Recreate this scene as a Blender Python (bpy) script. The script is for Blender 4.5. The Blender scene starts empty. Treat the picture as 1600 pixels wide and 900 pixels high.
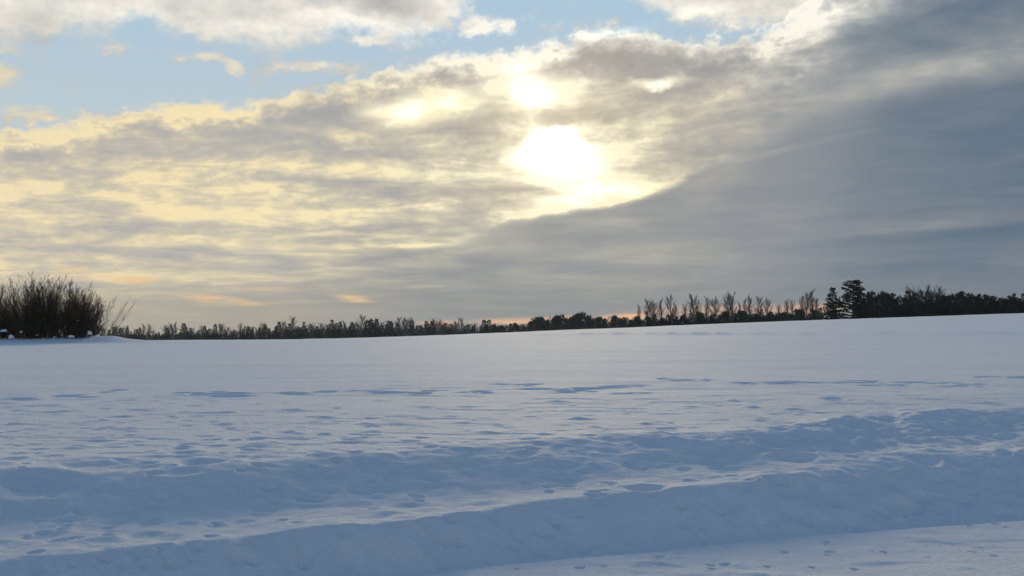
import bpy, math, random
import numpy as np

# ------------------------------------------------------------------ camera, sky, sun, exposure
scene = bpy.context.scene
COL = scene.collection
F = 1716.0                                   # focal length in pixels of the 1600x900 photograph
PITCH = math.radians(2.07)
CAM_Z = 1.75
cam_data = bpy.data.cameras.new('camera')
cam_data.sensor_width = 36.0
cam_data.lens = 36.0 * F / 1600.0
cam_data.clip_start = 0.1
cam_data.clip_end = 6000
cam = bpy.data.objects.new('camera', cam_data)
COL.objects.link(cam)
cam.location = (0, 0, CAM_Z)
cam.rotation_euler = (math.pi / 2 + PITCH, 0, 0)
scene.camera = cam

scene.view_settings.view_transform = 'Standard'
scene.view_settings.look = 'None'
scene.view_settings.gamma = 1.0
scene.view_settings.use_curve_mapping = False
scene.view_settings.exposure = 0.0
scene.cycles.use_adaptive_sampling = True
scene.cycles.adaptive_threshold = 0.015
scene.cycles.adaptive_min_samples = 6
scene.cycles.use_denoising = True
scene.cycles.max_bounces = 5
scene.cycles.diffuse_bounces = 2
scene.cycles.volume_bounces = 0


def pix_dir(px, py):
    u, w = px - 800.0, 450.0 - py
    d = np.array((u, F * math.cos(PITCH) - w * math.sin(PITCH), F * math.sin(PITCH) + w * math.cos(PITCH)))
    return d / np.linalg.norm(d)


def azel(px, py):
    d = pix_dir(px, py)
    return math.degrees(math.atan2(d[0], d[1])), math.degrees(math.asin(d[2]))


SUN_AZ, SUN_EL = azel(868, 240)

world = bpy.data.worlds.new('World')
scene.world = world
world.use_nodes = True
world.cycles.sampling_method = 'MANUAL'
world.cycles.sample_map_resolution = 1024
NT = world.node_tree
NT.nodes.clear()


class S:
    """a node socket with arithmetic"""
    def __init__(self, sock): self.s = sock
    def __add__(self, o): return M('ADD', self, o)
    def __radd__(self, o): return M('ADD', o, self)
    def __sub__(self, o): return M('SUBTRACT', self, o)
    def __rsub__(self, o): return M('SUBTRACT', o, self)
    def __mul__(self, o): return M('MULTIPLY', self, o)
    def __rmul__(self, o): return M('MULTIPLY', o, self)
    def __truediv__(self, o): return M('DIVIDE', self, o)


def put(sock, v):
    if isinstance(v, S): NT.links.new(v.s, sock)
    else: sock.default_value = v


def M(op, *a, clamp=False):
    n = NT.nodes.new('ShaderNodeMath'); n.operation = op; n.use_clamp = clamp
    for i, v in enumerate(a): put(n.inputs[i], v)
    return S(n.outputs[0])


def sstep(x, a, b, lo=0.0, hi=1.0):
    n = NT.nodes.new('ShaderNodeMapRange'); n.interpolation_type = 'SMOOTHSTEP'
    put(n.inputs[0], x)
    n.inputs[1].default_value, n.inputs[2].default_value = (a, b)
    n.inputs[3].default_value, n.inputs[4].default_value = (lo, hi)
    return S(n.outputs[0])


def xyz(x, y, z):
    n = NT.nodes.new('ShaderNodeCombineXYZ')
    for i, v in enumerate((x, y, z)): put(n.inputs[i], v)
    return S(n.outputs[0])


def noise(vec, scale, detail=5.0, rough=0.55, dist=0.0, color=False):
    n = NT.nodes.new('ShaderNodeTexNoise')
    put(n.inputs['Vector'], vec)
    n.inputs['Scale'].default_value = scale
    n.inputs['Detail'].default_value = detail
    n.inputs['Roughness'].default_value = rough
    n.inputs['Distortion'].default_value = dist
    return S(n.outputs['Color' if color else 'Fac'])


def ramp(x, stops, lo, hi):
    """stops: (x, (r,g,b)) over lo..hi"""
    n = NT.nodes.new('ShaderNodeValToRGB')
    cr = n.color_ramp
    while len(cr.elements) > 1: cr.elements.remove(cr.elements[-1])
    for i, (p, c) in enumerate(stops):
        e = cr.elements[0] if i == 0 else cr.elements.new(0.5)
        e.position = (p - lo) / (hi - lo); e.color = (*c, 1)
    put(n.inputs[0], M('DIVIDE', x - lo, hi - lo, clamp=True))
    return S(n.outputs[0])


def curve(x, pts, xlo, xhi, ylo, yhi):
    """piecewise curve y(x) through points"""
    n = NT.nodes.new('ShaderNodeFloatCurve')
    c = n.mapping.curves[0]
    pts = sorted(pts)
    q = [((p[0] - xlo) / (xhi - xlo), (p[1] - ylo) / (yhi - ylo)) for p in pts]
    c.points[0].location = q[0]; c.points[1].location = q[-1]
    for p in q[1:-1]: c.points.new(*p)
    n.mapping.update()
    put(n.inputs['Value'], (x - xlo) * (1.0 / (xhi - xlo)))
    return S(n.outputs['Value']) * (yhi - ylo) + ylo


def mixc(f, a, b, mode='MIX'):
    n = NT.nodes.new('ShaderNodeMix'); n.data_type = 'RGBA'; n.blend_type = mode
    n.clamp_factor = True
    put(n.inputs[0], f)
    for i, v in ((6, a), (7, b)):
        if isinstance(v, S): NT.links.new(v.s, n.inputs[i])
        else: n.inputs[i].default_value = (*v, 1)
    return S(n.outputs[2])


def gblob(P, px, py, rx, ry, tilt=0.0):
    """soft elliptical patch of cloud, placed by its bearing and elevation; value 1 in the middle"""
    a, e = azel(px, py)
    k = math.degrees(1.0 / F)
    n = NT.nodes.new('ShaderNodeMapping'); n.vector_type = 'TEXTURE'
    put(n.inputs['Vector'], P)
    n.inputs['Location'].default_value = (a, e, 0)
    n.inputs['Rotation'].default_value = (0, 0, math.radians(tilt))
    n.inputs['Scale'].default_value = (rx * k * 1.5, ry * k * 1.5, 1)
    g = NT.nodes.new('ShaderNodeTexGradient'); g.gradient_type = 'SPHERICAL'
    NT.links.new(n.outputs[0], g.inputs[0])
    return S(g.outputs['Fac'])


def gsum(P, items, gain=1.0, base=None):
    tot = base
    for it in items:
        px, py, rx, ry, tilt, amp = it
        b = gblob(P, px, py, rx, ry, tilt)
        tot = b * (amp * gain) if tot is None else M('MULTIPLY_ADD', b, amp * gain, tot)
    return tot


def AE(pts):
    return [azel(*p) for p in pts]


tc = NT.nodes.new('ShaderNodeTexCoord')
sep = NT.nodes.new('ShaderNodeSeparateXYZ')
NT.links.new(tc.outputs['Generated'], sep.inputs[0])
Dx, Dy, Dz = (S(o) for o in sep.outputs)
az = M('ARCTAN2', Dx, Dy) * math.degrees(1)
el = M('ARCSINE', M('MINIMUM', M('MAXIMUM', Dz, -1.0), 1.0)) * math.degrees(1)
zup = M('MAXIMUM', Dz, 0.0)
zc = M('LOGARITHM', zup + 0.06, math.e)                  # clouds crowd together towards the horizon
Q = xyz(Dx, Dy, zc * 0.42 - Dx * 0.10)                   # cloud-space: streaks rise slightly to the right
Qs = xyz(Dx, Dy, zc * 0.75 - Dx * 0.14)                  # flatter streaks
nW = noise(Q, 7.0, 4.0, 0.55, color=True)
sw = NT.nodes.new('ShaderNodeSeparateColor'); NT.links.new(nW.s, sw.inputs[0])
wx, wy = S(sw.outputs[0]), S(sw.outputs[1])
nE = noise(Q, 16.0, 7.0, 0.60)                           # ragged edges
nF = noise(Q, 34.0, 6.0, 0.62)                           # small puffs
Qb = xyz(Dx, Dy, zc * 1.05 - Dx * 0.13)
nB = noise(Qb, 11.0, 7.0, 0.60, dist=0.5)                 # streaks
nG = noise(Q, 75.0, 4.0, 0.62)                           # frayed fringes
nL = noise(Qs, 3.0, 3.0, 0.5)                            # slow variation
P = xyz(az + (wx - 0.5) * 5.0, el + (wy - 0.5) * 1.8 + (nF - 0.5) * 1.0, 0.0)
Pf = xyz(az + (wx - 0.5) * 2.5, el + (wy - 0.5) * 0.35 + (nF - 0.5) * 0.25, 0.0)

# angle from the sun
sd = NT.nodes.new('ShaderNodeVectorMath'); sd.operation = 'DOT_PRODUCT'
NT.links.new(tc.outputs['Generated'], sd.inputs[0])
ra, re = math.radians(SUN_AZ), math.radians(SUN_EL)
SUN_DIR = (math.sin(ra) * math.cos(re), math.cos(ra) * math.cos(re), math.sin(re))
sd.inputs[1].default_value = SUN_DIR
dsun = M('ARCCOSINE', M('MINIMUM', S(sd.outputs['Value']), 0.99999)) * math.degrees(1)

# --- clear sky
sky = NT.nodes.new('ShaderNodeTexSky')
sky.sky_type = 'NISHITA'
sky.sun_disc = False
sky.sun_elevation = math.radians(SUN_EL)
sky.sun_rotation = math.radians(SUN_AZ)
sky.air_density = 1.0; sky.dust_density = 0.0; sky.ozone_density = 1.5
BG = 0.10
clear = S(sky.outputs[0])
CLEAR_GAIN = (1.35, 1.65, 1.90)

# --- where clouds are
ragged = (nE - 0.5) * 3.4 + (nF - 0.5) * 2.6 + (nG - 0.5) * 2.0 + (wy - 0.5) * 1.5
deck_top = curve(az, [(-180, 13), (-70, 11)] + AE([(-60, 215), (0, 212), (100, 188), (170, 178), (330, 166), (470, 146), (600, 112), (700, 86),
                 (800, 74), (900, 62), (990, 52), (1060, 60), (1180, 58), (1240, 20), (1320, -60)]) + [(30, 26), (60, 24), (180, 13)], -180, 180, 0, 30)
edge1 = deck_top - el + ragged * 0.62
in_deck = sstep(edge1, -0.40, 0.35)
up_low = curve(az, [(-180, 19), (-70, 18)] + AE([(-60, 90), (0, 78), (80, 46), (180, 38), (270, 32), (350, 58), (480, 62), (600, 56), (690, 52),
               (735, 10), (800, -30), (960, -30), (1010, 10), (1060, 32), (1150, 40), (1250, 40)]) + [(40, 16), (180, 19)], -180, 180, 0, 30)
edge2 = el - up_low + ragged * 1.05
broken = sstep(el, 19.0, 27.0) * 0.5                      # overhead the cover breaks up
in_up = sstep(edge2, -0.85, 0.80) * sstep(nL + (nE - 0.5) * 0.6 - broken, 0.25, 0.40)
puffs = gsum(P, [(762, 42, 48, 20, 0, 1.0), (312, 83, 42, 9, -4, .85), (354, 101, 22, 9, 0, .9), (500, 108, 90, 14, -3, .75),
                 (575, 68, 40, 14, 0, .75), (10, 122, 35, 20, 0, .9), (258, 170, 40, 8, 0, .7), (60, 185, 90, 12, 4, .55), (185, 70, 40, 9, 0, .45),
                 (905, 45, 90, 14, 6, .35)])
in_puff = sstep(puffs + (nF - 0.5) * 1.5 + (nE - 0.5) * 0.8 + (nG - 0.5) * 1.0, 0.12, 0.72) * 0.92
cover = M('MAXIMUM', M('MAXIMUM', in_deck, in_up), in_puff)

# --- how thick they are (0 lets the sun through, 1 dark)
low_deck = curve(az, [(-180, 9), (-70, 3)] + AE([(-60, 445), (0, 440), (150, 420), (300, 402), (500, 385), (650, 364), (760, 348), (850, 331), (980, 312),
                (1050, 286), (1120, 248), (1190, 205), (1250, 150), (1300, 85), (1350, 30), (1400, -30)]) + [(32, 26), (60, 24), (180, 9)], -180, 180, 0, 30)
d_low = low_deck - el + (wy - 0.5) * 0.9 + (nF - 0.5) * 0.45
left_soft = sstep(az, -3.5, 3.0) * sstep(az, 11.0, 8.0)
low_sharp = sstep(d_low, -0.12, 0.45)
low_soft = sstep(d_low, -2.2, 2.6)
in_low = low_soft + (low_sharp - low_soft) * left_soft
thick = gsum(P, [
    (1020, 92, 185, 40, -1, 1.3), (1120, 110, 90, 30, 10, .5), (460, 178, 140, 34, 6, .55), (195, 196, 85, 20, 8, .60), (170, 234, 110, 17, 0, .55),
    (20, 236, 70, 16, 0, .55), (85, 274, 100, 15, 0, .45), (430, 236, 190, 26, 0, .42), (70, 352, 120, 18, 4, .50), (600, 290, 330, 16, -2, .40),
    (760, 190, 60, 24, 8, .42), (640, 215, 110, 26, 4, .30), (700, 310, 190, 14, -2, .45), (960, 175, 110, 22, 6, .30), (640, 120, 60, 20, 20, .30), (760, 112, 40, 18, 0, .3),
    (840, 300, 70, 10, -4, .55), (880, 184, 70, 11, 0, .7), (745, 190, 80, 22, -10, .45), (985, 165, 110, 22, 6, .4), (1010, 205, 90, 14, 4, .35), (720, 240, 110, 30, 0, .25), (830, 305, 110, 9, -2, .4), (1050, 220, 60, 30, 20, .35),
    (180, 390, 130, 18, 0, .35), (300, 350, 130, 14, 0, .30), (620, 10, 130, 18, -6, .42), (480, 30, 120, 14, 0, .15),
    (1560, 30, 240, 45, 4, .30), (1350, 60, 130, 30, 8, .2),
    (300, 305, 330, 55, 0, -.30), (60, 310, 150, 30, 0, -.12), (500, 280, 150, 30, 0, -.12),
    (660, 165, 85, 24, 8, -.6), (830, 140, 70, 40, 0, -.6), (800, 108, 80, 24, 10, -.4), (868, 240, 110, 60, 0, -.9), (930, 303, 120, 18, 6, -.75),
    (1035, 128, 55, 10, 4, -.9), (1210, 90, 90, 22, 35, -.45), (1100, 165, 110, 18, 10, -.22)],
    base=(nB - 0.5) * 2.6 + (nE - 0.5) * 1.5 + (nF - 0.5) * 1.3 + (nG - 0.5) * 0.7 + 0.36)
thick_low = gsum(Pf, gain=1.35, items=[
    (1500, 230, 380, 75, 6, .20), (1330, 365, 200, 7, 4, -.20), (1480, 343, 230, 13, 3, -.22), (1500, 366, 200, 9, 3, .28), (1240, 338, 60, 10, 0, -.22),
    (1080, 405, 180, 9, 0, -.22), (1250, 160, 260, 34, 14, -.20), (1450, 130, 260, 22, 6, -.14), (1500, 35, 230, 40, 4, .25), (1520, 105, 200, 30, 6, -.35), (1330, 150, 160, 30, 12, -.3), (1180, 245, 160, 5, 10, -.3), (1000, 345, 60, 8, 6, -.18),
    (500, 384, 190, 6, 1, -.75), (360, 408, 130, 9, 0, -.4), (150, 405, 110, 10, -4, -.55), (640, 383, 60, 4, 0, -.6), (900, 440, 300, 20, 0, -.08), (30, 400, 120, 16, 0, -.5), (260, 440, 160, 12, 0, -.25)],
    base=((nB - 0.5) * 1.35 + (nE - 0.5) * 0.55 + (nF - 0.5) * 0.25) * sstep(az, 2.0, -12.0, 1.0, 2.2) + sstep(az, 0.0, -14.0, 1.15, 0.82))
thick = thick + (thick_low - thick) * in_low
# bright rims where the deck thins out at its upper edge, and at the cut below the sun
rim = sstep(edge1, -0.35, 0.10) * sstep(edge1, 1.5, 0.15)
rim2 = sstep(d_low, -1.1, -0.1) * sstep(d_low, 0.30, -0.05) * left_soft * sstep(dsun, 8.0, 4.0) * sstep(az, 8.0, 6.5)
up_thick = (nB - 0.5) * 1.1 + (nE - 0.5) * 0.9 + (nF - 0.5) * 0.5 + 0.10 + sstep(edge2, 0.3, 3.2) * 0.18 + gsum(P, [(610, 12, 110, 20, -8, .55), (330, 5, 120, 12, 0, .22)])
thick = M('MULTIPLY_ADD', M('MAXIMUM', in_up, in_puff) * (1.0 - in_deck), up_thick - thick, thick)
thick = M('SUBTRACT', 1.08, M('EXPONENT', M('MAXIMUM', thick - rim * 0.75 - rim2 * 0.9, 0.0) * -1.5) * 1.08)

# --- their colour: transmitted sunlight where thin, grey skylight where thick
lit = ramp(dsun, [(0, (.96, .88, .64)), (5, (.94, .85, .58)), (10, (.94, .81, .51)), (20, (.92, .77, .47)), (32, (.86, .73, .48)), (60, (.60, .60, .56)), (120, (.42, .45, .52))], 0, 120)
dark = ramp(dsun, [(0, (.56, .47, .34)), (5, (.42, .385, .345)), (10, (.320, .325, .335)), (16, (.138, .188, .245)), (24, (.110, .162, .228)), (60, (.17, .225, .30)), (120, (.22, .28, .37))], 0, 120)
dark = mixc(sstep(az, 0.0, -14.0), dark, (.385, .390, .405))
dark = mixc(in_low * sstep(az, -16.0, -4.0) * 0.75 * sstep(dsun, 20.0, 9.0), dark, (.225, .255, .295))
lit = mixc(sstep(az, 6.5, 15.0) * sstep(el, 15.5, 12.0) * 0.85, lit, (.46, .455, .44))
up_lit = mixc(sstep(el, 11.0, 15.5), lit, mixc(sstep(dsun, 8.0, 30.0), (1.0, .95, .84), (.93, .90, .80)))
cloud = mixc(thick, up_lit, dark)
# low, seen through much air: paler and warmer
hazecol = ramp(az, [(-30, (.47, .42, .31)), (-12, (.40, .355, .275)), (-4, (.29, .295, .295)), (8, (.225, .245, .265)), (25, (.205, .228, .250))], -30, 30)
low_air = sstep(el, 3.6, -0.4) * 0.85
cloud = mixc(low_air, cloud, hazecol)
glowstreak = gsum(Pf, [(330, 466, 52, 5, -4, 1.0), (390, 474, 32, 3.5, 0, .6), (212, 439, 34, 5, 0, 1.0), (112, 421, 20, 4, 0, .6), (150, 434, 60, 6, -3, .3),
                       (545, 465, 30, 4, -3, 1.0), (565, 471, 26, 2.5, 0, .7), (420, 452, 45, 4, 0, .4), (600, 383, 50, 2.5, 0, .5)]) * (1.0 + (nF - 0.5) * 2.5 + (nG - 0.5) * 1.5)
cloud = mixc(M('MAXIMUM', M('MINIMUM', glowstreak * 0.74, .80), 0.0) * sstep(el, 4.5, 3.5), cloud, (.92, .60, .30))
horizon = gsum(Pf, [(690, 506, 32, 5, 2, .9), (800, 501, 52, 5, 2, 1.0), (870, 497, 22, 4, 0, .8), (955, 498, 30, 6, 2, 1.1), (985, 494, 18, 4, 0, .9), (1140, 486, 170, 9, 2, .42), (1265, 480, 40, 9, 4, .30), (1600, 467, 20, 5, 0, .3)]) * (1.0 + (nF - 0.5) * 2.5 + (nG - 0.5) * 1.5)
cloud = mixc(M('MAXIMUM', M('MINIMUM', horizon, .95), 0.0) * sstep(el, 1.7, 1.1), cloud, (.95, .52, .28))

tint = NT.nodes.new('ShaderNodeVectorMath'); tint.operation = 'MULTIPLY'
NT.links.new(clear.s, tint.inputs[0]); tint.inputs[1].default_value = CLEAR_GAIN
lim = NT.nodes.new('ShaderNodeVectorMath'); lim.operation = 'MINIMUM'
NT.links.new(tint.outputs[0], lim.inputs[0]); lim.inputs[1].default_value = (.36 / BG, .54 / BG, .74 / BG)
clear_b = mixc(sstep(el, 16.5, 9.0) * 0.40 + sstep(el, 34.0, 16.0) * 0.40, S(lim.outputs[0]), tuple(c / BG for c in (.55, .62, .63)))
cl = NT.nodes.new('ShaderNodeVectorMath'); cl.operation = 'SCALE'
NT.links.new(cloud.s, cl.inputs[0]); cl.inputs['Scale'].default_value = 1.0 / BG
mixed = mixc(cover, clear_b, S(cl.outputs[0]))
# the veiled sun: light scattered forward through thin cloud
thin = M('SUBTRACT', 1.0, thick) * cover + (1.0 - cover) * 0.15
hot = gsum(P, [(848, 236, 58, 34, 8, .9), (905, 250, 62, 32, -8, .9), (875, 215, 40, 26, 0, .6), (834, 142, 46, 28, 0, .85), (795, 108, 55, 16, 8, .6), (655, 165, 85, 24, 10, .8), (932, 302, 95, 15, 6, .85),
               (950, 56, 90, 11, 5, .6), (1035, 128, 45, 9, 3, .7), (1090, 16, 80, 18, 0, .4),
               (885, 181, 80, 10, 0, -1.3), (735, 195, 80, 18, -10, -.8), (960, 190, 70, 16, 20, -.5)])
hot = sstep(hot * (1.0 + (nE - 0.5) * 3.6 + (nF - 0.5) * 3.4 + (nG - 0.5) * 1.6), 0.08, 1.05)
aure = M('EXPONENT', dsun * -0.30) * 0.30 * thin + hot * 0.7 + M('EXPONENT', dsun * dsun * -0.80) * 0.7
ac = NT.nodes.new('ShaderNodeVectorMath'); ac.operation = 'SCALE'
ac.inputs[0].default_value = (1.0 / BG, .93 / BG, .72 / BG); put(ac.inputs['Scale'], aure)
add = NT.nodes.new('ShaderNodeVectorMath'); add.operation = 'ADD'
NT.links.new(mixed.s, add.inputs[0]); NT.links.new(ac.outputs[0], add.inputs[1])
bgn = NT.nodes.new('ShaderNodeBackground'); bgn.inputs['Strength'].default_value = BG
NT.links.new(add.outputs[0], bgn.inputs['Color'])
wo = NT.nodes.new('ShaderNodeOutputWorld')
NT.links.new(bgn.outputs[0], wo.inputs['Surface'])

sun_data = bpy.data.lights.new('sun', 'SUN')
sun_data.energy = 3.9
sun_data.angle = math.radians(16)
sun_data.color = (1.0, 0.77, 0.43)
sun = bpy.data.objects.new('sun', sun_data)
COL.objects.link(sun)
from mathutils import Vector, Matrix, noise as mnoise
sun.rotation_euler = Vector(SUN_DIR).to_track_quat('Z', 'Y').to_euler()


# ------------------------------------------------------------------ helpers
def tag(o, label=None, cat=None, group=None, kind=None):
    for k, v in (('label', label), ('category', cat), ('group', group), ('kind', kind)):
        if v: o[k] = v
    return o


def mesh_obj(name, me, mat=None, parent=None):
    if mat and not me.materials: me.materials.append(mat)
    o = bpy.data.objects.new(name, me)
    COL.objects.link(o)
    o.parent = parent
    return o


def empty(name, loc):
    o = bpy.data.objects.new(name, None)
    o.empty_display_size = 0.2
    COL.objects.link(o)
    o.location = loc
    return o


def hash2(ix, iy, seed):
    h = (ix.astype(np.int64) * 374761393 + iy.astype(np.int64) * 668265263 + seed * 1442695041) & 0xffffffff
    h = ((h ^ (h >> 13)) * 1274126177) & 0xffffffff
    return ((h ^ (h >> 16)) & 0xffff) / 65535.0


def vnoise(x, y, seed=0):
    ix, iy = np.floor(x), np.floor(y)
    fx, fy = x - ix, y - iy
    fx = fx * fx * fx * (fx * (fx * 6 - 15) + 10); fy = fy * fy * fy * (fy * (fy * 6 - 15) + 10)
    ix = ix.astype(np.int64); iy = iy.astype(np.int64)
    a, b = hash2(ix, iy, seed), hash2(ix + 1, iy, seed)
    c, d = hash2(ix, iy + 1, seed), hash2(ix + 1, iy + 1, seed)
    return (a + (b - a) * fx) * (1 - fy) + (c + (d - c) * fx) * fy - 0.5


def fbm(x, y, octs=4, seed=0, gain=0.5):
    t, a = 0.0, 1.0
    for k in range(octs):
        c, s = math.cos(0.6 * k + .3), math.sin(0.6 * k + .3)
        t = t + a * vnoise(c * x - s * y + 7.3 * k, s * x + c * y - 3.1 * k, seed + k)
        x, y, a = x * 2.03, y * 2.03, a * gain
    return t


def ss(x, a, b):
    t = np.clip((x - a) / (b - a), 0, 1)
    return t * t * (3 - 2 * t)


# ------------------------------------------------------------------ the snow: road shoulder, two ploughed banks, the rising field
# feature lines of the banks run obliquely; each is s(t): s across the banks, t along them
TH = math.radians(27.0)
CT, ST = math.cos(TH), math.sin(TH)


def line_from_pixels(pts, z):
    out = []
    for px, py in pts:
        d = pix_dir(px, py)
        k = ((z(px) if callable(z) else z) - CAM_Z) / d[2]
        X, Y = d[0] * k, d[1] * k
        out.append((X * CT + Y * ST, -X * ST + Y * CT))
    out.sort()
    return np.array(out)


Z_ROAD, Z_FOOT, Z_FIELD = 0.0, -0.12, 0.54
L_road = line_from_pixels([(200, 960), (650, 897), (800, 881), (965, 866), (1200, 842), (1400, 827), (1600, 812)], Z_ROAD)
L_b1 = line_from_pixels([(0, 876), (140, 866), (240, 853), (400, 836), (520, 822), (600, 818), (750, 797), (850, 783), (960, 772), (1080, 764), (1200, 752), (1300, 738), (1430, 716), (1520, 712), (1600, 706)], lambda p: 0.22 + 0.14 * p / 1600)
L_b2 = line_from_pixels([(0, 728), (120, 722), (280, 720), (420, 714), (560, 706), (700, 698), (800, 694), (900, 686), (1000, 681), (1120, 680), (1200, 673), (1290, 662), (1380, 651), (1480, 646), (1600, 642)], Z_FIELD)


def lin(L, t):
    sl0 = (L[-1, 1] - L[0, 1]) / (L[-1, 0] - L[0, 0])
    v = np.interp(t, L[:, 0], L[:, 1])
    v = np.where(t < L[0, 0], L[0, 1] + np.tanh((t - L[0, 0]) * sl0 / 1.0) * 1.0, v)
    return np.where(t > L[-1, 0], L[-1, 1] + np.tanh((t - L[-1, 0]) * sl0 / 1.0) * 1.0, v)


CX = np.array([-400, -60, -37, -26, -15, -6, 2, 13, 34, 58, 90, 400.])
CY = np.array([80, 80, 82, 86, 92, 100, 108, 114, 122, 130, 134, 140.])
# crest heights follow the line where the field meets the sky
_cres = {-37: 531, -26: 531.5, -15: 529, -6: 523.5, 2: 517.5, 13: 511, 34: 499.5, 58: 490}
CZ = []
for x, y in zip(CX, CY):
    if x in _cres:
        CZ.append(CAM_Z + math.tan(math.radians(azel(800 + F * x / y, _cres[x])[1])) * math.hypot(x, y))
    else:
        CZ.append(0)
CZ = np.array(CZ)
CZ[0] = CZ[1] = CZ[2] + 0.02
CZ[-2] = CZ[-3] + 0.9; CZ[-1] = CZ[-2] + 2


def soft_interp(x, X, Y, w):
    return sum(np.interp(x + o * w, X, Y) for o in (-1, -.5, 0, .5, 1)) / 5


def field_z(X, Y):
    cx = X * np.where(Y > 20, np.clip(100 / np.maximum(Y, 20), 0.6, 1.6), 1.6) if False else X
    yc = soft_interp(cx, CX, CY, 6)
    zc_ = soft_interp(cx, CX, CZ, 6)
    u = np.clip((Y - 12) / (yc - 12), 0, 1)
    up = Z_FIELD + (zc_ - Z_FIELD) * (u * 0.85 + 0.15 * u * u * (3 - 2 * u))
    d = np.maximum(Y - yc, 0)
    return up - 5.5 * (1 - np.exp(-(d / 190.0) ** 1.3)) - 0.10 * (1 - np.exp(-d / 6)) - 0.0125 * np.maximum(d - 150, 0)


def base_z(X, Y):
    X = np.asarray(X, float); Y = np.asarray(Y, float)
    t = X * CT + Y * ST; s = -X * ST + Y * CT
    sr, s1, s2 = lin(L_road, t), lin(L_b1, t), lin(L_b2, t)
    rise1 = s1 - sr
    rise2 = s2 - s1
    zf = field_z(X, Y)
    Z_B1 = np.interp(t, [0.3, 11], [.22, .36])           # the first bank is lower to the left
    # profile across the banks
    z = np.full_like(s, Z_ROAD)
    a = (s - sr)
    z = z + (Z_FOOT - Z_ROAD) * ss(a, -0.05, 0.30)
    f1 = np.clip((s - sr - 0.25) / np.maximum(rise1 - 0.12, .4), 0, 1.0)
    z = z + (Z_B1 - Z_FOOT) * (0.30 * f1 + 0.70 * ss(f1, 0.0, 1.0))
    g = np.clip((s - s1) / np.maximum(rise2, .3), 0, 1)
    z = z + (Z_FIELD - Z_B1) * (0.04 * g + 0.96 * ss(g, 0.34, 1.02))
    far = ss(s - s2, -0.3, 2.5)
    return z + (zf - Z_FIELD) * far


def hit(px, py):
    """where a sight line meets the ground"""
    d = pix_dir(px, py)
    k = np.concatenate((np.arange(4, 40, .02), np.arange(40, 200, .1)))
    dz = CAM_Z + d[2] * k - base_z(d[0] * k, d[1] * k)
    i = int(np.argmax(dz < 0))
    return d[0] * k[i], d[1] * k[i]


rng = np.random.default_rng(7)
th_f = np.concatenate((np.arange(-0.62, 0.62, 0.0024),))
th_l = -0.62 - np.cumsum(np.geomspace(0.004, 0.2, 26)); th_l = th_l[th_l > -2.6]
th_l = np.concatenate((th_l, np.linspace(th_l[-1], -math.pi, 10)[1:]))
th_all = np.concatenate((th_l[::-1], th_f, -th_l))
r_all = np.concatenate(([0.02], np.arange(0.6, 5, .12), np.arange(5, 13, .022), np.arange(13, 22, .035), np.arange(22, 34, .08), 34 * np.exp(np.arange(0, 4.05, .016))))
NTH, NR = len(th_all), len(r_all)
TT, RR = np.meshgrid(th_all, r_all)
GX, GY = RR * np.sin(TT), RR * np.cos(TT)
GZ = base_z(GX, GY)
t_ = GX * CT + GY * ST; s_ = -GX * ST + GY * CT
sr_, s1_, s2_ = lin(L_road, t_), lin(L_b1, t_), lin(L_b2, t_)
w_bank = ss(s_, sr_ - .1, sr_ + .3) * (1 - ss(s_, s2_ - .1, s2_ + 0.9))
w_face = np.maximum(ss(s_, sr_ + .1, sr_ + .5) * (1 - ss(s_, s1_ - .2, s1_ + .3)), ss(s_, s1_ + .35 * (s2_ - s1_), s1_ + .6 * (s2_ - s1_)) * (1 - ss(s_, s2_ - .1, s2_ + .3)))
w_near = 1 - ss(RR, 45, 110)
right = ss(t_, 4.0, 12.0)
# soft heaps and hollows of ploughed snow, coarser and lumpier to the right
GZ += w_bank * (0.055 * fbm(t_ * .40, s_ * .5, 2, 11) + (0.02 + .05 * right) * fbm(t_ * 1.5, s_ * 1.9, 3, 21))
lump = np.abs(fbm(t_ * 2.1, s_ * 2.6, 3, 31))
GZ += w_face * (0.010 + .085 * right) * (0.16 - lump) * 1.6
GZ += w_bank * (0.014 + .018 * right) * fbm(t_ * 5, s_ * 6, 3, 41)
GZ += w_face * 0.045 * fbm(t_ * .9, s_ * 1.3, 3, 45)
# wind-worked crust of the field and the shoulder
GZ += (1 - w_bank) * w_near * (0.006 * fbm(GX * .4, GY * .6, 2, 51) + 0.005 * fbm(GX * 1.5, GY * 2.6, 3, 61) + 0.005 * fbm(GX * 4.0, GY * 6.0, 3, 71))
crust = fbm(GX * .9, GY * 2.2, 3, 81)
GZ -= (1 - w_bank) * (1 - ss(RR, 20, 30)) * 0.008 * ss(crust, .16, .26)
GZ += ss(RR, 17, 24) * (1 - ss(RR, 70, 110)) * 0.035 * fbm(GX * .10, GY * .45, 4, 95)
GZ += ss(RR, 40, 70) * 0.05 * fbm(GX * .06, GY * .12, 3, 91)


def window(X, Y, rad):
    r = math.hypot(X, Y); th = math.atan2(X, Y)
    i0, i1 = np.searchsorted(r_all, (r - rad, r + rad))
    j0, j1 = np.searchsorted(th_all, (th - rad / r, th + rad / r))
    return slice(max(i0 - 1, 0), i1 + 1), slice(max(j0 - 1, 0), j1 + 1)


def dimple(X, Y, rx, ry, depth, ang=0.0, rim=0.25):
    sl = window(X, Y, max(rx, ry) * 2.2)
    dx, dy = GX[sl] - X, GY[sl] - Y
    c, s = math.cos(ang), math.sin(ang)
    if rx > .3: dy = dy + .10 * fbm(GX[sl] * 1.7, GY[sl] * .4, 3, 6)
    q = ((c * dx + s * dy) / rx) ** 2 + ((-s * dx + c * dy) / ry) ** 2
    GZ[sl] += depth * (-np.exp(-q * q * 1.2) + rim * np.exp(-(np.sqrt(q) - 1.45) ** 2 * 5))


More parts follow.
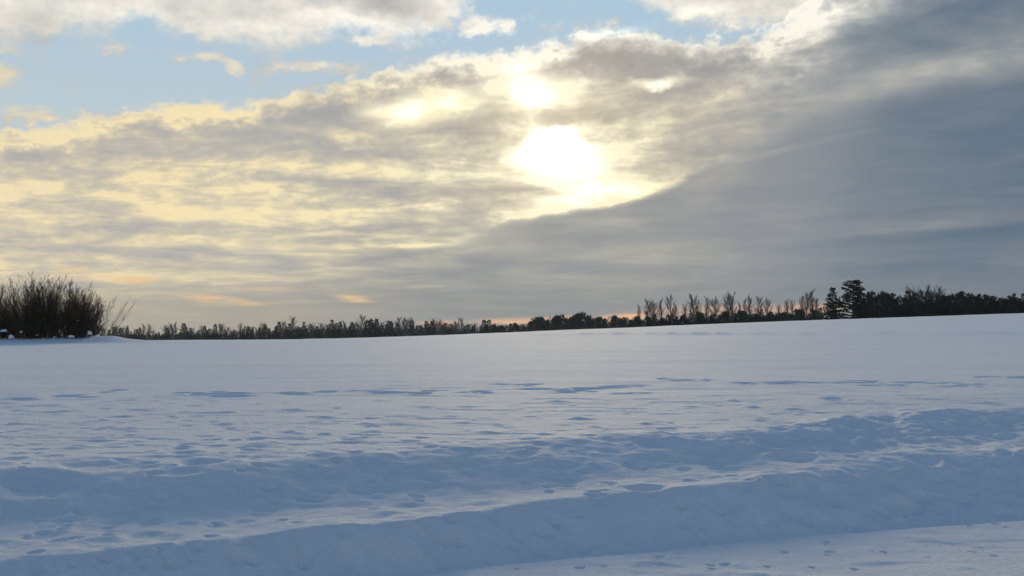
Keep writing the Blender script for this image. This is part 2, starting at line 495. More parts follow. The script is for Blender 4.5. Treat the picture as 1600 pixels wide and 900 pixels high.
def scarp(X, Y, half, h, back=0.9):
    """a low wind-cut step in the crust, steep side to the road"""
    sl = window(X, Y, half * 1.5)
    dx, dy = GX[sl] - X, GY[sl] - Y
    dy = dy - 0.25 * fbm(GX[sl] * 1.3, GY[sl] * .3, 3, 5) * 1.2
    wdw = np.exp(-(dx / half) ** 2 * 1.6) * np.clip(.6 + 1.6 * fbm(GX[sl] * 3.1, GY[sl] * 3, 2, 8), 0, 1.3)
    GZ[sl] += h * wdw * (ss(dy, -0.08, 0.06) * np.exp(-np.maximum(dy, 0) / back) - .35 * np.exp(-((dy + .3) / .2) ** 2))


# crust steps that read as a broken dark line across the field
for px, py, ln, h in [(125, 618, 42, .075), (355, 618, 70, .11), (330, 613, 60, .05), (40, 623, 40, .05), (480, 614, 45, .06), (560, 612, 60, .08), (630, 614, 50, .10), (690, 610, 30, .05), (745, 612, 30, .06),
                      (810, 601, 45, .06), (860, 607, 60, .07), (930, 606, 50, .06), (990, 602, 50, .06), (1040, 592, 25, .06), (1090, 594, 45, .06), (1190, 599, 55, .07), (1260, 597, 40, .05),
                      (1330, 597, 60, .08), (1390, 600, 40, .05), (1450, 598, 50, .07), (1510, 602, 40, .05), (1570, 591, 50, .07), (1290, 623, 30, .05), (985, 616, 30, .05), (180, 611, 25, .05), (900, 612, 45, .05)]:
    for q in range(6):
        X, Y = hit(px + rng.uniform(-.8, .8) * ln, py + rng.uniform(-2.0, 2.0))
        dimple(X, Y, ln * rng.uniform(.18, .55) * Y / F, rng.uniform(.10, .24), h * rng.uniform(.35, .8), rng.uniform(-.05, .05), 0.08)
for k in range(170):
    px, py = rng.uniform(-150, 1750), 625 + 80 * rng.random() ** 1.2
    X, Y = hit(px, py)
    if -X * ST + Y * CT > float(lin(L_b2, np.array(X * CT + Y * ST))) + .4:
        scarp(X, Y, rng.uniform(.08, .28), rng.uniform(.008, .024), .35)
# small pits: lumps fallen off, old prints
for k in range(620):
    px, py = rng.uniform(-200, 1800), 626 + 130 * rng.random()
    X, Y = hit(px, py)
    if -X * ST + Y * CT > float(lin(L_b2, np.array(X * CT + Y * ST))) - .1:
        r = rng.uniform(.035, .085)
        dimple(X, Y, r * rng.uniform(1.0, 2.0), r, rng.uniform(.005, .016), 0, .1)
for px, py, r, dp in [(320, 718, .19, .07), (290, 707, .14, .05), (395, 702, .14, .05), (155, 689, .14, .05), (60, 702, .10, .03), (20, 717, .12, .035), (280, 732, .20, .06),
                      (60, 752, .30, .09), (210, 762, .18, .05), (265, 772, .26, .05), (420, 757, .10, .04), (520, 735, .09, .03), (487, 775, .12, .05), (560, 716, .08, .03), (565, 760, .11, .05),
                      (505, 760, .11, .04), (585, 772, .10, .03), (98, 813, .10, .05), (185, 815, .10, .05), (235, 816, .10, .05), (380, 813, .10, .04), (420, 792, .10, .04), (407, 801, .08, .04),
                      (230, 835, .12, .05), (150, 848, .16, .06), (260, 838, .12, .04), (70, 838, .14, .05), (560, 788, .14, .04), (640, 789, .18, .05), (560, 807, .2, .03), (760, 785, .14, .05), (675, 742, .12, .05), (700, 787, .14, .03),
                      (820, 708, .12, .04), (890, 730, .10, .04), (885, 750, .15, .05), (1245, 707, .17, .06), (1240, 722, .20, .08), (1050, 720, .12, .04), (1200, 700, .13, .05), (1335, 710, .12, .05), (1560, 681, .18, .07),
                      (995, 731, .12, .04), (1300, 705, .14, .05), (1010, 765, .16, .06), (1130, 735, .14, .05), (1225, 760, .18, .08), (1275, 775, .22, .08), (1450, 755, .20, .07), (1440, 780, .14, .05),
                      (1230, 790, .22, .08), (1135, 790, .15, .05), (645, 893, .10, .05), (545, 875, .08, .04), (540, 890, .1, .04), (610, 890, .14, .05), (900, 845, .16, .05), (845, 862, .09, .05), (465, 888, .1, .04), (1420, 795, .12, .05)]:
    X, Y = hit(px, py)
    dimple(X, Y, r * 1.05, r * .9, dp * (.8 if px > 1000 else .35 if 780 < py < 860 else .5), 0.4, .15)
for k in range(360):
    px, py = rng.uniform(-200, 1800), 660 + 230 * rng.random()
    X, Y = hit(px, py)
    r = rng.uniform(.025, .065)
    if -X * ST + Y * CT < float(lin(L_road, np.array(X * CT + Y * ST))): r *= .6
    dimple(X, Y, r * rng.uniform(1, 1.5), r, rng.uniform(.010, .030), rng.uniform(0, 3), .2)
for k in range(120):                     # the shoulder in the near corner
    px, py = rng.uniform(500, 1800), 830 + 120 * rng.random()
    X, Y = hit(px, py)
    if -X * ST + Y * CT < float(lin(L_road, np.array(X * CT + Y * ST))) - .1:
        scarp(X, Y, rng.uniform(.08, .22), rng.uniform(.006, .014), .3)
# the old track with thrown-up lumps far up the slope on the right
TRK = [hit(px, py) for px, py in ((820, 524), (900, 523.5), (1000, 522.5), (1150, 522.5), (1300, 522), (1450, 521.5), (1600, 521), (1800, 520))]
tx = np.array([p[0] for p in TRK]); ty = np.array([p[1] for p in TRK])
i40, i150 = np.searchsorted(r_all, (25, 140))
Xs, Ys = GX[i40:i150], GY[i40:i150]
dtr = Ys - np.interp(Xs, tx, ty, left=1e4)
lumpy = 0.75 + 0.9 * np.clip(fbm(Xs * .55, Xs * 0 + 3, 3, 15) * 2.0 + .2, -.4, 1)
GZ[i40:i150] += 0.12 * lumpy * ss(Xs, tx[0] - 1, tx[0] + 3) * (ss(dtr, -0.5, 0.15) * np.exp(-np.maximum(dtr, 0) / 1.2)) * (np.abs(dtr) < 40)
# drifted mound round the willow thicket
BUSH_Y = 75.0
BUSH_X = (75 - 800) / F * BUSH_Y
for (ox, oy, rx, ry, h) in ((0, 0.2, 6.6, 2.6, .20), (1.2, -.3, 1.6, 1.2, .16), (3.4, .1, 2.6, 1.5, .26), (-2.5, -.6, 2.2, 1.2, .13), (4.4, -.2, .8, .8, .14)):
    sl = window(BUSH_X + ox, BUSH_Y + oy, 16)
    GZ[sl] += h * np.exp(-((GX[sl] - BUSH_X - ox) / rx) ** 2 - ((GY[sl] - BUSH_Y - oy) / ry) ** 2)

me = bpy.data.meshes.new('snow_ground')
nv = NTH * NR
co = np.stack((GX, GY, GZ), -1).reshape(-1, 3)
ii, jj = np.meshgrid(np.arange(NR - 1), np.arange(NTH - 1), indexing='ij')
a_ = (ii * NTH + jj).ravel()
quads = np.stack((a_, a_ + 1, a_ + NTH + 1, a_ + NTH), -1)[:, ::-1].astype(np.int32)
me.vertices.add(nv); me.vertices.foreach_set('co', co.astype(np.float32).ravel())
me.loops.add(quads.size); me.loops.foreach_set('vertex_index', quads.ravel())
me.polygons.add(len(quads)); me.polygons.foreach_set('loop_start', np.arange(0, quads.size, 4, dtype=np.int32))
me.polygons.foreach_set('use_smooth', np.ones(len(quads), bool))
me.update(); me.validate()


# ------------------------------------------------------------------ materials
def new_mat(name):
    global NT
    m = bpy.data.materials.new(name); m.use_nodes = True
    NT = m.node_tree
    return m, NT.nodes['Principled BSDF']


snow, bs = new_mat('snow')
tco = NT.nodes.new('ShaderNodeTexCoord')
O = S(tco.outputs['Object'])
n1 = noise(O, 1.3, 4, .5)
bs_col = mixc(n1, (.75, .79, .835), (.80, .83, .865))
NT.links.new(bs_col.s, bs.inputs['Base Color'])
bs.inputs['Roughness'].default_value = 0.85
bs.inputs['Specular IOR Level'].default_value = 0.006
b1 = NT.nodes.new('ShaderNodeBump'); b1.inputs['Strength'].default_value = .8; b1.inputs['Distance'].default_value = .028
put(b1.inputs['Height'], noise(O, 22, 5, .62))
b2 = NT.nodes.new('ShaderNodeBump'); b2.inputs['Strength'].default_value = .8; b2.inputs['Distance'].default_value = .006
put(b2.inputs['Height'], noise(O, 160, 3, .6)); NT.links.new(b1.outputs[0], b2.inputs['Normal'])
NT.links.new(b2.outputs[0], bs.inputs['Normal'])


def plain(name, c1, c2, scale=3.0, rough=.9):
    m, b = new_mat(name)
    t = NT.nodes.new('ShaderNodeTexCoord')
    oi = NT.nodes.new('ShaderNodeObjectInfo')
    n = noise(S(t.outputs['Object']), scale, 4, .6)
    c = mixc(M('ADD', n * 0.8, S(oi.outputs['Random']) * 0.3), c1, c2)
    NT.links.new(c.s, b.inputs['Base Color'])
    b.inputs['Roughness'].default_value = rough
    b.inputs['Specular IOR Level'].default_value = .2
    return m


bark = plain('bark', (.050, .042, .036), (.095, .080, .068), 6)
willow_bark = plain('willow_bark', (.036, .028, .021), (.085, .060, .040), 5)
needles = plain('needles', (.011, .022, .016), (.026, .040, .026), 2)
pine_needles = plain('pine_needles', (.030, .050, .036), (.055, .078, .055), 2)
twig_mat = plain('twigs', (.060, .048, .042), (.11, .090, .078), 4)
brush_mat = plain('brush', (.045, .046, .036), (.085, .078, .060), .6)
frosted = plain('clinging_snow', (.72, .77, .84), (.86, .88, .92), 8)

ground = mesh_obj('snow_ground', me, snow)
tag(ground, kind='structure')


# ------------------------------------------------------------------ vegetation meshes
class MB:
    def __init__(self): self.v = []; self.f = []

    def tube(self, pts, r0, r1, sides=3):
        n0 = len(self.v); m = len(pts)
        for i, p in enumerate(pts):
            d = (pts[min(i + 1, m - 1)] - pts[max(i - 1, 0)]).normalized()
            u = d.orthogonal().normalized(); w = d.cross(u)
            r = r0 + (r1 - r0) * i / (m - 1)
            for k in range(sides):
                a = 2 * math.pi * k / sides
                self.v.append(p + (u * math.cos(a) + w * math.sin(a)) * r)
        for i in range(m - 1):
            for k in range(sides):
                a, b = n0 + i * sides + k, n0 + i * sides + (k + 1) % sides
                self.f.append((a, b, b + sides, a + sides))
        self.f.append(tuple(range(n0 + (m - 1) * sides, n0 + m * sides)))

    def spray(self, p, d, ln, wd, rnd):
        """a small needle-covered shoot: two crossed lozenges"""
        u = d.orthogonal().normalized()
        u = Matrix.Rotation(rnd.uniform(0, 6.28), 3, d) @ u
        w = d.cross(u)
        for q in (u, w):
            n = len(self.v)
            self.v += [p, p + d * ln * .45 + q * wd, p + d * ln, p + d * ln * .45 - q * wd]
            self.f.append((n, n + 1, n + 2, n + 3))

    def mesh(self, name, mat):
        me = bpy.data.meshes.new(name)
        me.from_pydata([tuple(v) for v in self.v], [], self.f)
        me.materials.append(mat)
        me.update()
        return me


def rdir(rnd, up=0.0):
    v = Vector((rnd.gauss(0, 1), rnd.gauss(0, 1), rnd.gauss(0, 1) + up))
    return v.normalized()


def spruce_mesh(seed, width=0.24, gaps=0.1, droop=0.25):
    """unit-high spruce: crown and trunk meshes"""
    rnd = random.Random(seed)
    tr, cr = MB(), MB()
    tr.tube([Vector((0, 0, 0)), Vector((.004, 0, .5)), Vector((0, .003, .97))], .020, .003, 6)
    z = 0.04
    while z < .985:
        rad = width * (1 - z) ** .85 * rnd.uniform(.75, 1.15) + .008
        nb = max(4, int(5 + 5 * (1 - z)))
        a0 = rnd.uniform(0, 6.28)
        for k in range(nb):
            if rnd.random() < gaps: continue
            a = a0 + 6.283 * k / nb + rnd.uniform(-.25, .25)
            L = rad * rnd.uniform(.7, 1.18)
            out = Vector((math.cos(a), math.sin(a), 0))
            steps = max(2, int(L / .030))
            for i in range(steps):
                f = (i + rnd.random()) / steps
                p = out * (L * f) + Vector((0, 0, z + .03 * (1 - z) - droop * L * f + .22 * L * f * f))
                d = (out * rnd.uniform(.4, 1) + Vector((rnd.uniform(-.6, .6), rnd.uniform(-.6, .6), rnd.uniform(-.35, .30)))).normalized()
                cr.spray(p, d, rnd.uniform(.045, .075), rnd.uniform(.012, .020), rnd)
        z += rnd.uniform(.020, .032)
    for k in range(4): cr.spray(Vector((0, 0, .95)), (Vector((0, 0, 1)) + rdir(rnd) * .2).normalized(), .05, .008, rnd)
    return cr.mesh('crown', needles), tr.mesh('trunk', bark)


def clump_tree_mesh(seed, width=.42, base=.0, mat=None, n=38, narrow=.45):
    """unit-high bushy conifer: needled clumps on short limbs, uneven top"""
    rnd = random.Random(seed)
    tr, cr = MB(), MB()
    tr.tube([Vector((0, 0, 0)), Vector((.01, .01, .5)), Vector((0, 0, .9))], .028, .005, 6)
    for k in range(n):
        f = (k + rnd.random()) / n
        z = base + (0.97 - base) * f
        prof = math.sin(math.pi * min(1, (.30 + .70 * f))) ** narrow
        a = rnd.uniform(0, 6.28); rr = width * prof * rnd.uniform(.1, .85)
        c = Vector((math.cos(a) * rr, math.sin(a) * rr, z * .93))
        tr.tube([Vector((0, 0, max(.02, z * .93 - rr * .5))), c], .008, .003, 3)
        cs = rnd.uniform(.07, .13) * (1 - .35 * f)
        for i in range(46):
            o = rdir(rnd); rad = cs * rnd.random() ** .4
            p = c + Vector((o.x * rad * 1.25, o.y * rad * 1.25, o.z * rad * .8))
            if p.z < 0: p.z = .01
            cr.spray(p, (o + Vector((0, 0, .8))).normalized(), rnd.uniform(.035, .075), rnd.uniform(.009, .016), rnd)
    for k in range(12):
        a = rnd.uniform(0, 6.28); rr = rnd.uniform(0, width * .75)
        p = Vector((math.cos(a) * rr, math.sin(a) * rr, rnd.uniform(.70, .90) - .35 * rr))
        for i in range(9): cr.spray(p + Vector((0, 0, .011 * i)), (Vector((0, 0, 1)) + rdir(rnd) * (.9 - .09 * i)).normalized(), .05, .009, rnd)
    return cr.mesh('crown', mat or needles), tr.mesh('trunk', bark)


def big_pine_mesh(seed):
    """unit-high spreading pine: long level boughs in tiers, broad flat head"""
    rnd = random.Random(seed)
    tr, cr = MB(), MB()
    tr.tube([Vector((0, 0, 0)), Vector((.006, 0, .5)), Vector((.012, 0, .93))], .026, .006, 7)
    tiers = [(.04, .30), (.09, .34), (.14, .30), (.19, .35), (.25, .30), (.31, .36), (.37, .28), (.42, .34), (.47, .33), (.52, .25), (.57, .24), (.62, .20), (.67, .19), (.71, .20), (.76, .22), (.81, .20), (.86, .17), (.91, .15), (.95, .09)]
    for z, w in tiers:
        for k in range(7):
            a = rnd.uniform(0, 6.28)
            L = w * rnd.uniform(.55, 1.08)
            out = Vector((math.cos(a), math.sin(a), 0)); rise = rnd.uniform(.05, .32) * (1.0 if z > .3 else .4)
            pts = [Vector((.01 * z, 0, z + out.z)) + out * (L * q) + Vector((0, 0, rise * L * q * q + .05 * L * q)) for q in (0, .35, .7, 1)]
            tr.tube(pts, .008, .002, 3)
            for i in range(int(16 + L * 110)):
                q = rnd.random() ** .55
                p = pts[0].lerp(pts[-1], q) + Vector((0, 0, -.2 * rise * L * q * (1 - q)))
                p = p + Vector((rnd.gauss(0, .020), rnd.gauss(0, .020), rnd.gauss(.002, .006)))
                d = (out * .8 + Vector((rnd.uniform(-.6, .6), rnd.uniform(-.6, .6), rnd.uniform(-.1, .5)))).normalized()
                cr.spray(p, d, rnd.uniform(.030, .055), rnd.uniform(.007, .012), rnd)
    return cr.mesh('crown', needles), tr.mesh('trunk', bark)


def bare_mesh(seed, lean_up=.75, spread=.30, first=.22, boughs=22, twig=.0009, top=1.0, dome=False, thick=.0032):
    """unit-high leafless tree: trunk mesh and a crown of branches and twigs"""
    rnd = random.Random(seed)
    tr, cr = MB(), MB()
    pts = [Vector((0, 0, 0))]
    for i in range(1, 8):
        pts.append(Vector((rnd.gauss(0, .008), rnd.gauss(0, .008), (.62 if dome else .93) * top * i / 7)))
    tr.tube(pts, .018, .004, 6)

    def grow(p, d, L, r, lev):
        q = [p]; dd = d.copy()
        for i in range(3):
            dd = (dd + rdir(rnd) * .05 + Vector((0, 0, .13 if not dome else .04))).normalized()
            q.append(q[-1] + dd * (L / 3))
        cr.tube(q, r, max(r * .4, twig * .5), 3)
        if lev == 0: return
        for k in range(6 if lev > 1 else 6):
            f = rnd.uniform(.15, 1.0)
            i = min(2, int(f * 3)); pp = q[i].lerp(q[i + 1], f * 3 - i)
            nd = (dd + rdir(rnd) * .50 + Vector((0, 0, .18))).normalized()
            grow(pp, nd, L * rnd.uniform(.40, .65), max(r * .42, twig), lev - 1)
    for k in range(boughs):
        z = first + (.90 - first) * (k + rnd.random()) / boughs
        if dome: z = first + (.60 - first) * (k + rnd.random()) / boughs
        a = rnd.uniform(0, 6.28)
        d = Vector((math.cos(a), math.sin(a), lean_up * rnd.uniform(.6, 1.5))).normalized()
        L = spread * (1.0 - .55 * z) * rnd.uniform(.6, 1.1)
        L = min(L, (1.0 - z) / max(d.z, .2) * .8)
        i = min(6, int(z / pts[-1].z * 7)); p = pts[i].lerp(pts[i + 1], min(1, z / pts[-1].z * 7 - i))
        grow(p, d, L, thick, 2)
    return cr.mesh('crown', twig_mat), tr.mesh('trunk', bark)


SPR = [spruce_mesh(s, w, g) for s, w, g in ((1, .22, .10), (2, .26, .15), (3, .20, .05), (4, .30, .12))]
CLU = [clump_tree_mesh(s, w, b, m) for s, w, b, m in ((11, .34, .04, pine_needles), (12, .42, .03, pine_needles), (13, .30, .08, pine_needles), (14, .38, .02, needles), (15, .46, .02, needles))]
BIR = [bare_mesh(s, 1.25, .26, .32, 40) for s in (21, 22, 23)] + [bare_mesh(24, 1.7, .20, .38, 30), bare_mesh(25, 1.4, .25, .22, 40)]
OAK = bare_mesh(31, .55, .46, .28, 30, .0030, dome=True, thick=.0090)
PINE = big_pine_mesh(41)


def gz(X, Y):
    """ground height from the built sheet"""
    r = math.hypot(X, Y); th = math.atan2(X, Y)
    i = min(max(int(np.searchsorted(r_all, r)) - 1, 0), NR - 2); j = min(max(int(np.searchsorted(th_all, th)) - 1, 0), NTH - 2)
    fi = (r - r_all[i]) / (r_all[i + 1] - r_all[i]); fj = (th - th_all[j]) / (th_all[j + 1] - th_all[j])
    return float((GZ[i, j] * (1 - fj) + GZ[i, j + 1] * fj) * (1 - fi) + (GZ[i + 1, j] * (1 - fj) + GZ[i + 1, j + 1] * fj) * fi)


def plant(name, kind, px, top, dist, label, cat, group=None, wide=1.0, seed=0):
    """a tree standing at bearing px and distance dist whose top reaches the height seen at row top"""
    d = pix_dir(px, top)
    k = dist / math.hypot(d[0], d[1])
    X, Y, zt = d[0] * k, d[1] * k, CAM_Z + d[2] * k
    zg = gz(X, Y) - 0.05
    h = zt - zg
    e = empty(name, (X, Y, zg))
    rnd = random.Random(seed * 77 + int(px * 13))
    e.rotation_euler = (rnd.gauss(0, .015), rnd.gauss(0, .015), rnd.uniform(0, 6.28))
    e.scale = (h * wide, h * wide, h)
    tag(e, label, cat, group)
    mesh_obj('crown', kind[0], None, e)
    mesh_obj('trunk', kind[1], None, e)
    return e


R = random.Random(5)
ORD = ['first', 'second', 'third', 'fourth', 'fifth', 'sixth', 'seventh', 'eighth', 'ninth', 'tenth', 'eleventh', 'twelfth', 'thirteenth', 'fourteenth', 'fifteenth',
       'sixteenth', 'seventeenth', 'eighteenth', 'nineteenth', 'twentieth', 'twenty-first', 'twenty-second', 'twenty-third', 'twenty-fourth', 'twenty-fifth', 'twenty-sixth']


def skyline(px):
    return float(np.interp(px, [0, 180, 320, 500, 640, 800, 1000, 1290, 1600], [531, 530, 532, 528, 523, 517, 511, 498, 489]))


# --- right: dark trees close behind the brow
plant('spruce_tree', SPR[1], 1301, 449, 250, 'slender dark spruce at the left end of the dark grove', 'spruce', wide=1.3)
plant('pine_tree', PINE, 1332, 437, 255, 'tallest tree, spreading dark pine with level boughs beside the slender spruce', 'pine', wide=1.0)
plant('bare_tree', OAK, 1447, 436, 275, 'leafless round-headed tree rising behind the dark conifer grove', 'tree', wide=1.05)
plant('bare_tree', BIR[0], 1468, 447, 280, 'leafless twiggy tree just right of the round-headed bare tree', 'tree', wide=1.1)
grove = [(1362, 452, 1.0, 3), (1378, 451, 1.1, 0), (1392, 455, 1.1, 3), (1408, 459, 1.0, 4), (1350, 462, .8, 3), (1421, 464, .9, 3), (1436, 467, .9, 4), (1455, 464, 1., 3), (1474, 459, 1.0, 3), (1488, 455, 1.1, 4), (1500, 452, 1.0, 3), (1514, 455, 1.0, 3),
         (1528, 458, 1.0, 4), (1541, 457, 1.0, 3), (1552, 460, 1.0, 3), (1566, 461, 1.1, 4), (1578, 459, 1.0, 3), (1590, 462, 1.0, 3), (1602, 466, 1.0, 4), (1616, 460, 1.0, 3), (1640, 462, 1.0, 4)]
for i, (px, top, w, k) in enumerate(grove):
    plant('conifer_tree', CLU[k], px, top + 2, R.uniform(248, 268), 'dark bushy conifer in the dense grove at the right edge', 'conifer', 'conifers of the dark grove', w * .95, i)
for i in range(16):
    px = 1345 + i * 17 + R.uniform(-5, 5)
    plant('conifer_tree', SPR[R.choice((1, 3))], px, R.uniform(453, 468), R.uniform(246, 262), 'dark bushy conifer in the dense grove at the right edge', 'conifer', 'conifers of the dark grove', R.uniform(.85, 1.1), i)

# --- right of the middle: tall leafless birches over low growth
birches = [(998, 476, 3, .8), (1012, 468, 1, 1.0), (1020, 470, 0, 1.0), (1033, 467, 3, 1.), (1048, 462, 4, 1.1), (1056, 474, 3, .9), (1072, 476, 2, .9), (1083, 461, 1, 1.15), (1090, 470, 4, .9), (1104, 464, 3, 1.), (1117, 465, 0, 1.15),
           (1136, 462, 1, 1.), (1145, 458, 2, 1.1), (1156, 472, 3, .9), (1164, 466, 3, .8), (1172, 462, 3, 1.1), (1186, 464, 4, 1.1), (1199, 466, 0, .9), (1218, 476, 4, .9), (1230, 468, 3, 1.1), (1238, 470, 1, .9),
           (1253, 461, 3, 1.1), (1259, 458, 2, 1.0), (1269, 452, 3, 1.1), (1276, 466, 4, .9)]
birches.sort()
for i, (px, top, k, w) in enumerate(birches):
    plant('birch_tree', BIR[k], px, top, R.uniform(330, 370), 'thin leafless birch, %s to the left of the slender dark spruce' % ORD[len(birches) - 1 - i], 'birch', 'bare birches on the brow', w * 1.15, i)
for i in range(34):
    px = 1000 + i * 8.6 + R.uniform(-4, 4)
    s = skyline(px)
    plant('young_conifer', CLU[R.choice((0, 2, 3))] if R.random() < .6 else SPR[3], px, s - R.uniform(9, 21), R.uniform(325, 350), 'low dark young conifer at the feet of the bare birches', 'conifer', 'young conifers under the birches', R.uniform(.8, 1.3), i)

# --- middle: rounded pines
mids = [(756, 499, 1, 0), (764, 499, 1, 0), (772, 505, 0, 1), (784, 507, 0, 1), (798, 505, 0, 0), (806, 503, 0, 1), (817, 506, 2, 0), (829, 501, 2, 1), (838, 494, 0, 1.1), (845, 493, 2, 1.), (853, 498, 1, 1.), (868, 491, 0, 1), (876, 490, 1, 1), (885, 496, 0, 1),
        (892, 493, 2, 1), (902, 488, 2, 1), (910, 486, 1, 1.05), (918, 491, 0, 1), (926, 496, 1, 1), (936, 493, 2, 1), (944, 496, 0, 1), (960, 491, 2, .9), (968, 495, 0, 1), (977, 494, 1, 1), (986, 498, 0, 1), (995, 492, 2, .9)]
for i, (px, top, k, w) in enumerate(mids):
    if w == 0: kind, w = SPR[3], 1.1
    else: kind = CLU[k]
    plant('pine_tree', kind, px, top, R.uniform(440, 480), ('grey-green bushy pine, %s from the left of the rounded clump on the middle horizon' if kind in CLU else 'small pointed conifer, %s tree from the left of the rounded middle clump') % ORD[i], 'pine', 'rounded pines near the middle', w * 1.05, i)

# --- left: the long low far wood, spires and bare tops
prof = lambda px: float(np.interp(px, [-60, 180, 300, 360, 420, 480, 560, 640, 700, 745], [519, 517, 515, 514, 510, 507, 506, 506, 506, 507]))
px = -70.0; i = 0
while px < 748:
    t = R.random()
    top = prof(px) + R.choice((-6, -3, -1, 0, 1, 3, 4)) + R.uniform(-2, 2)
    if t < .50:
        plant('spruce_tree', SPR[R.randrange(4)], px, top - R.choice((0, 0, 1, 3)), R.uniform(560, 640), 'small far spruce in the long low wood along the left horizon', 'spruce', 'spruces of the far wood', R.uniform(.85, 1.35), i)
    else:
        plant('birch_tree', BIR[R.randrange(5)], px, top - R.uniform(0, 6), R.uniform(560, 640), 'small far leafless tree in the long low wood along the left horizon', 'tree', 'bare trees of the far wood', R.uniform(1.2, 1.7), i)
    px += R.uniform(3.4, 6.2); i += 1

# --- the dense growth that closes the foot of each stretch of wood: uncountable
def thicket(name, x0, x1, hfun, dist, n, label, mat, size):
    rnd = random.Random(int(x0) + 3)
    mb = MB()
    for k in range(n):
        px = rnd.uniform(x0, x1)
        dd = dist * rnd.uniform(.98, 1.06)
        d = pix_dir(px, hfun(px)); q = dd / math.hypot(d[0], d[1])
        X, Y, zt = d[0] * q, d[1] * q, CAM_Z + d[2] * q
        zg = gz(X, Y)
        h = (zt - zg) * (1 - .30 * rnd.random() ** 1.5)
        p = Vector((X, Y, zg + h * rnd.random() ** .8))
        mb.spray(p, (Vector((0, 0, 1)) + rdir(rnd) * .45).normalized(), size * rnd.uniform(.7, 1.6), size * .20, rnd)
    return tag(mesh_obj(name, mb.mesh(name, mat)), label, 'undergrowth', kind='stuff')


thicket('far_undergrowth', -90, 750, lambda p: prof(p) + 8.5 + 3.5 * mnoise.noise(Vector((p * .09, 0, 0))), 600, 15000, 'dense dark young growth filling the far wood on the left', brush_mat, 1.3)
thicket('pine_undergrowth', 750, 1000, lambda p: skyline(p) - 8, 460, 4200, 'low dark growth under the rounded pines', brush_mat, 1.0)
thicket('birch_undergrowth', 990, 1285, lambda p: skyline(p) - 9, 352, 5200, 'low dark growth under the bare birches', brush_mat, .75)
thicket('grove_undergrowth', 1345, 1660, lambda p: skyline(p) - 16, 262, 6500, 'dark growth closing the foot of the conifer grove', needles, .7)


# ------------------------------------------------------------------ the willow thicket on the left
def stem_mesh(seed):
    rnd = random.Random(seed)
    mb = MB()
    q = [Vector((0, 0, -.03))]
    d = Vector((rnd.gauss(0, .05), rnd.gauss(0, .05), 1)).normalized()
    for i in range(6):
        d = (d + rdir(rnd) * .13 + Vector((0, 0, .06))).normalized()
        q.append(q[-1] + d * (1.03 / 6))
    mb.tube(q, .0070, .0006, 4)
    for k in range(rnd.randint(26, 34)):
        f = rnd.uniform(.06, .97)
        i = min(5, int(f * 6)); p = q[i].lerp(q[i + 1], f * 6 - i)
        a = rnd.uniform(0, 6.28)
        td = Vector((math.cos(a), math.sin(a), rnd.uniform(.7, 2.6))).normalized()
        L = (1.04 - f) * rnd.uniform(.12, .42) + .05
        pts = [p, p + td * L * .5, p + td * L * .5 + (td + Vector((0, 0, .7))).normalized() * L * .5]
        mb.tube(pts, .0022, .0006, 3)
        for m in range(4):
            g = rnd.uniform(.2, .95); pp = pts[0].lerp(pts[2], g)
            b = rnd.uniform(0, 6.28)
            sd_ = (td + Vector((math.cos(b), math.sin(b), .3)) * .6).normalized()
            mb.tube([pp, pp + sd_ * L * rnd.uniform(.25, .5)], .0015, .0006, 3)
    return mb.mesh('stem', willow_bark)


STEMS = [stem_mesh(100 + s) for s in range(14)]
bush = empty('willow_thicket', (BUSH_X, BUSH_Y, gz(BUSH_X, BUSH_Y)))
tag(bush, 'large dark leafless willow thicket on the snowy rise at the left edge', 'shrub')
PXM = BUSH_Y / F                                      # metres per photograph pixel at the thicket
topf = lambda px: float(np.interp(px, [-80, -30, 0, 25, 50, 75, 100, 125, 140, 155, 170], [470, 445, 446, 428, 421, 419, 425, 438, 448, 456, 468]))
rb = random.Random(9)
blist = []
for k in range(430):
    px = rb.triangular(-80, 158, 62) if k % 3 == 0 else rb.uniform(-85, 146)
    dens = 1.0
    blist.append((px, rb.uniform(-1.5, 1.5), None))
for k in range(90):
    blist.append((rb.uniform(88, 150), rb.uniform(-1.5, 1.2), None))
for px, lean in ((150, 8), (157, 11), (162, 14), (166, 26), (164, 30), (170, 31)):
    blist.append((px, rb.uniform(-.6, .6), lean))
for k, (px, oy, lean) in enumerate(blist):
    X = (px - 800) * PXM; Y = BUSH_Y + oy
    zg = gz(X, Y)
    if lean is None:
        lean_d = (px - 65) * .055 + rb.gauss(0, 6)
        tp = px + (px - 65) * .06
        zt = CAM_Z + BUSH_Y * math.tan(math.radians(azel(tp, topf(tp))[1]))
        h = (zt - zg) * rb.choice((1, .92, .84, .78, .7, .62, .55, .45, .35, .3)) * rb.uniform(.93, 1.04)
        w = rb.uniform(.85, 1.25)
    else:
        lean_d, h, w = lean, rb.uniform(2.4, 3.3), .75
        if lean > 24: h, w = rb.uniform(2.6, 3.2), .5
    o = mesh_obj('stem', STEMS[k % 14], None, bush)
    o.location = (X - BUSH_X, Y - BUSH_Y, zg - bush.location.z)
    o.rotation_euler = Matrix.Rotation(math.radians(lean_d), 3, 'Y').to_4x4().to_euler() if lean is not None else (math.radians(rb.gauss(0, 3)), math.radians(lean_d), 0)
    o.rotation_euler.rotate_axis('Z', rb.uniform(0, 6.28))
    hs = 3.4 * .6 + h * .4
    o.scale = (hs * w, hs * w, h)


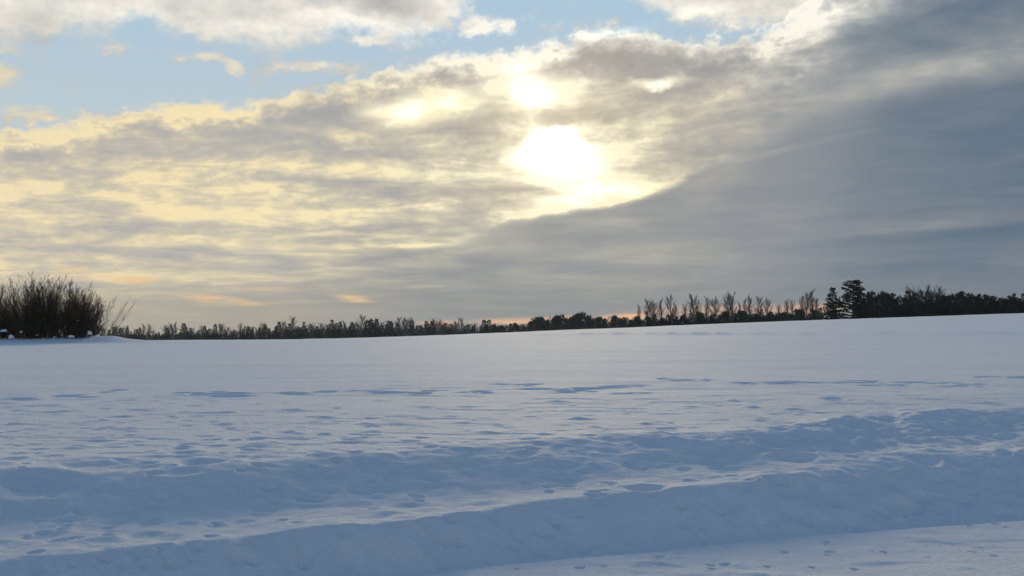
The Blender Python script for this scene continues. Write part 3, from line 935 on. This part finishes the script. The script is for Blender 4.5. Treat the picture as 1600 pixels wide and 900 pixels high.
def snow_clump_mesh(seed):
    rnd = random.Random(seed)
    import bmesh
    bm = bmesh.new()
    bmesh.ops.create_icosphere(bm, subdivisions=2, radius=1)
    for v in bm.verts:
        n = mnoise.noise(v.co * 1.6 + Vector((seed * 3.1, 0, 0)))
        v.co *= 1 + .9 * n
        v.co.z = max(v.co.z, -.5) * .8
    for f in bm.faces: f.smooth = True
    m = bpy.data.meshes.new('snow_clump'); bm.to_mesh(m); bm.free()
    m.materials.append(frosted)
    return m


CL = [snow_clump_mesh(s) for s in (1, 2, 3)]
for k, (px, py, r) in enumerate([(122, 501, .15), (103, 511, .15), (7, 517, .26), (33, 519, .14), (140, 521, .22), (58, 524, .16), (18, 527, .26), (153, 526, .24), (112, 526, .24), (86, 528, .2)]):
    d = pix_dir(px, py); q = (BUSH_Y - rb.uniform(.9, 1.7)) / d[1]
    o = mesh_obj('snow_clump', CL[k % 3], None, bush)
    o.location = Vector((d[0] * q, d[1] * q, CAM_Z + d[2] * q)) - bush.location
    r *= .7 if py > 509 else .42
    o.scale = (r * rb.uniform(.8, 1.2), r, r * rb.uniform(.8, 1.3))
    o.rotation_euler = (0, 0, rb.uniform(0, 6.28))

# ------------------------------------------------------------------ winter air
HAZE = 0.00010
if HAZE:
    hx, hy0, hy1, z0, z1 = 2400.0, -2400.0, 2400.0, -40.0, 26.0
    v = [(x, y, z) for z in (z0, z1) for y in (hy0, hy1) for x in (-hx, hx)]
    hm = bpy.data.meshes.new('haze')
    hm.from_pydata(v, [], [(0, 2, 3, 1), (4, 5, 7, 6), (0, 1, 5, 4), (2, 6, 7, 3), (0, 4, 6, 2), (1, 3, 7, 5)])
    m = bpy.data.materials.new('haze'); m.use_nodes = True
    nt = m.node_tree; nt.nodes.clear()
    pv = nt.nodes.new('ShaderNodeVolumePrincipled')
    pv.inputs['Density'].default_value = HAZE
    pv.inputs['Color'].default_value = (.74, .86, 1.0, 1)
    pv.inputs['Anisotropy'].default_value = 0.0
    out = nt.nodes.new('ShaderNodeOutputMaterial')
    nt.links.new(pv.outputs[0], out.inputs['Volume'])
    tag(mesh_obj('haze', hm, m), kind='stuff')
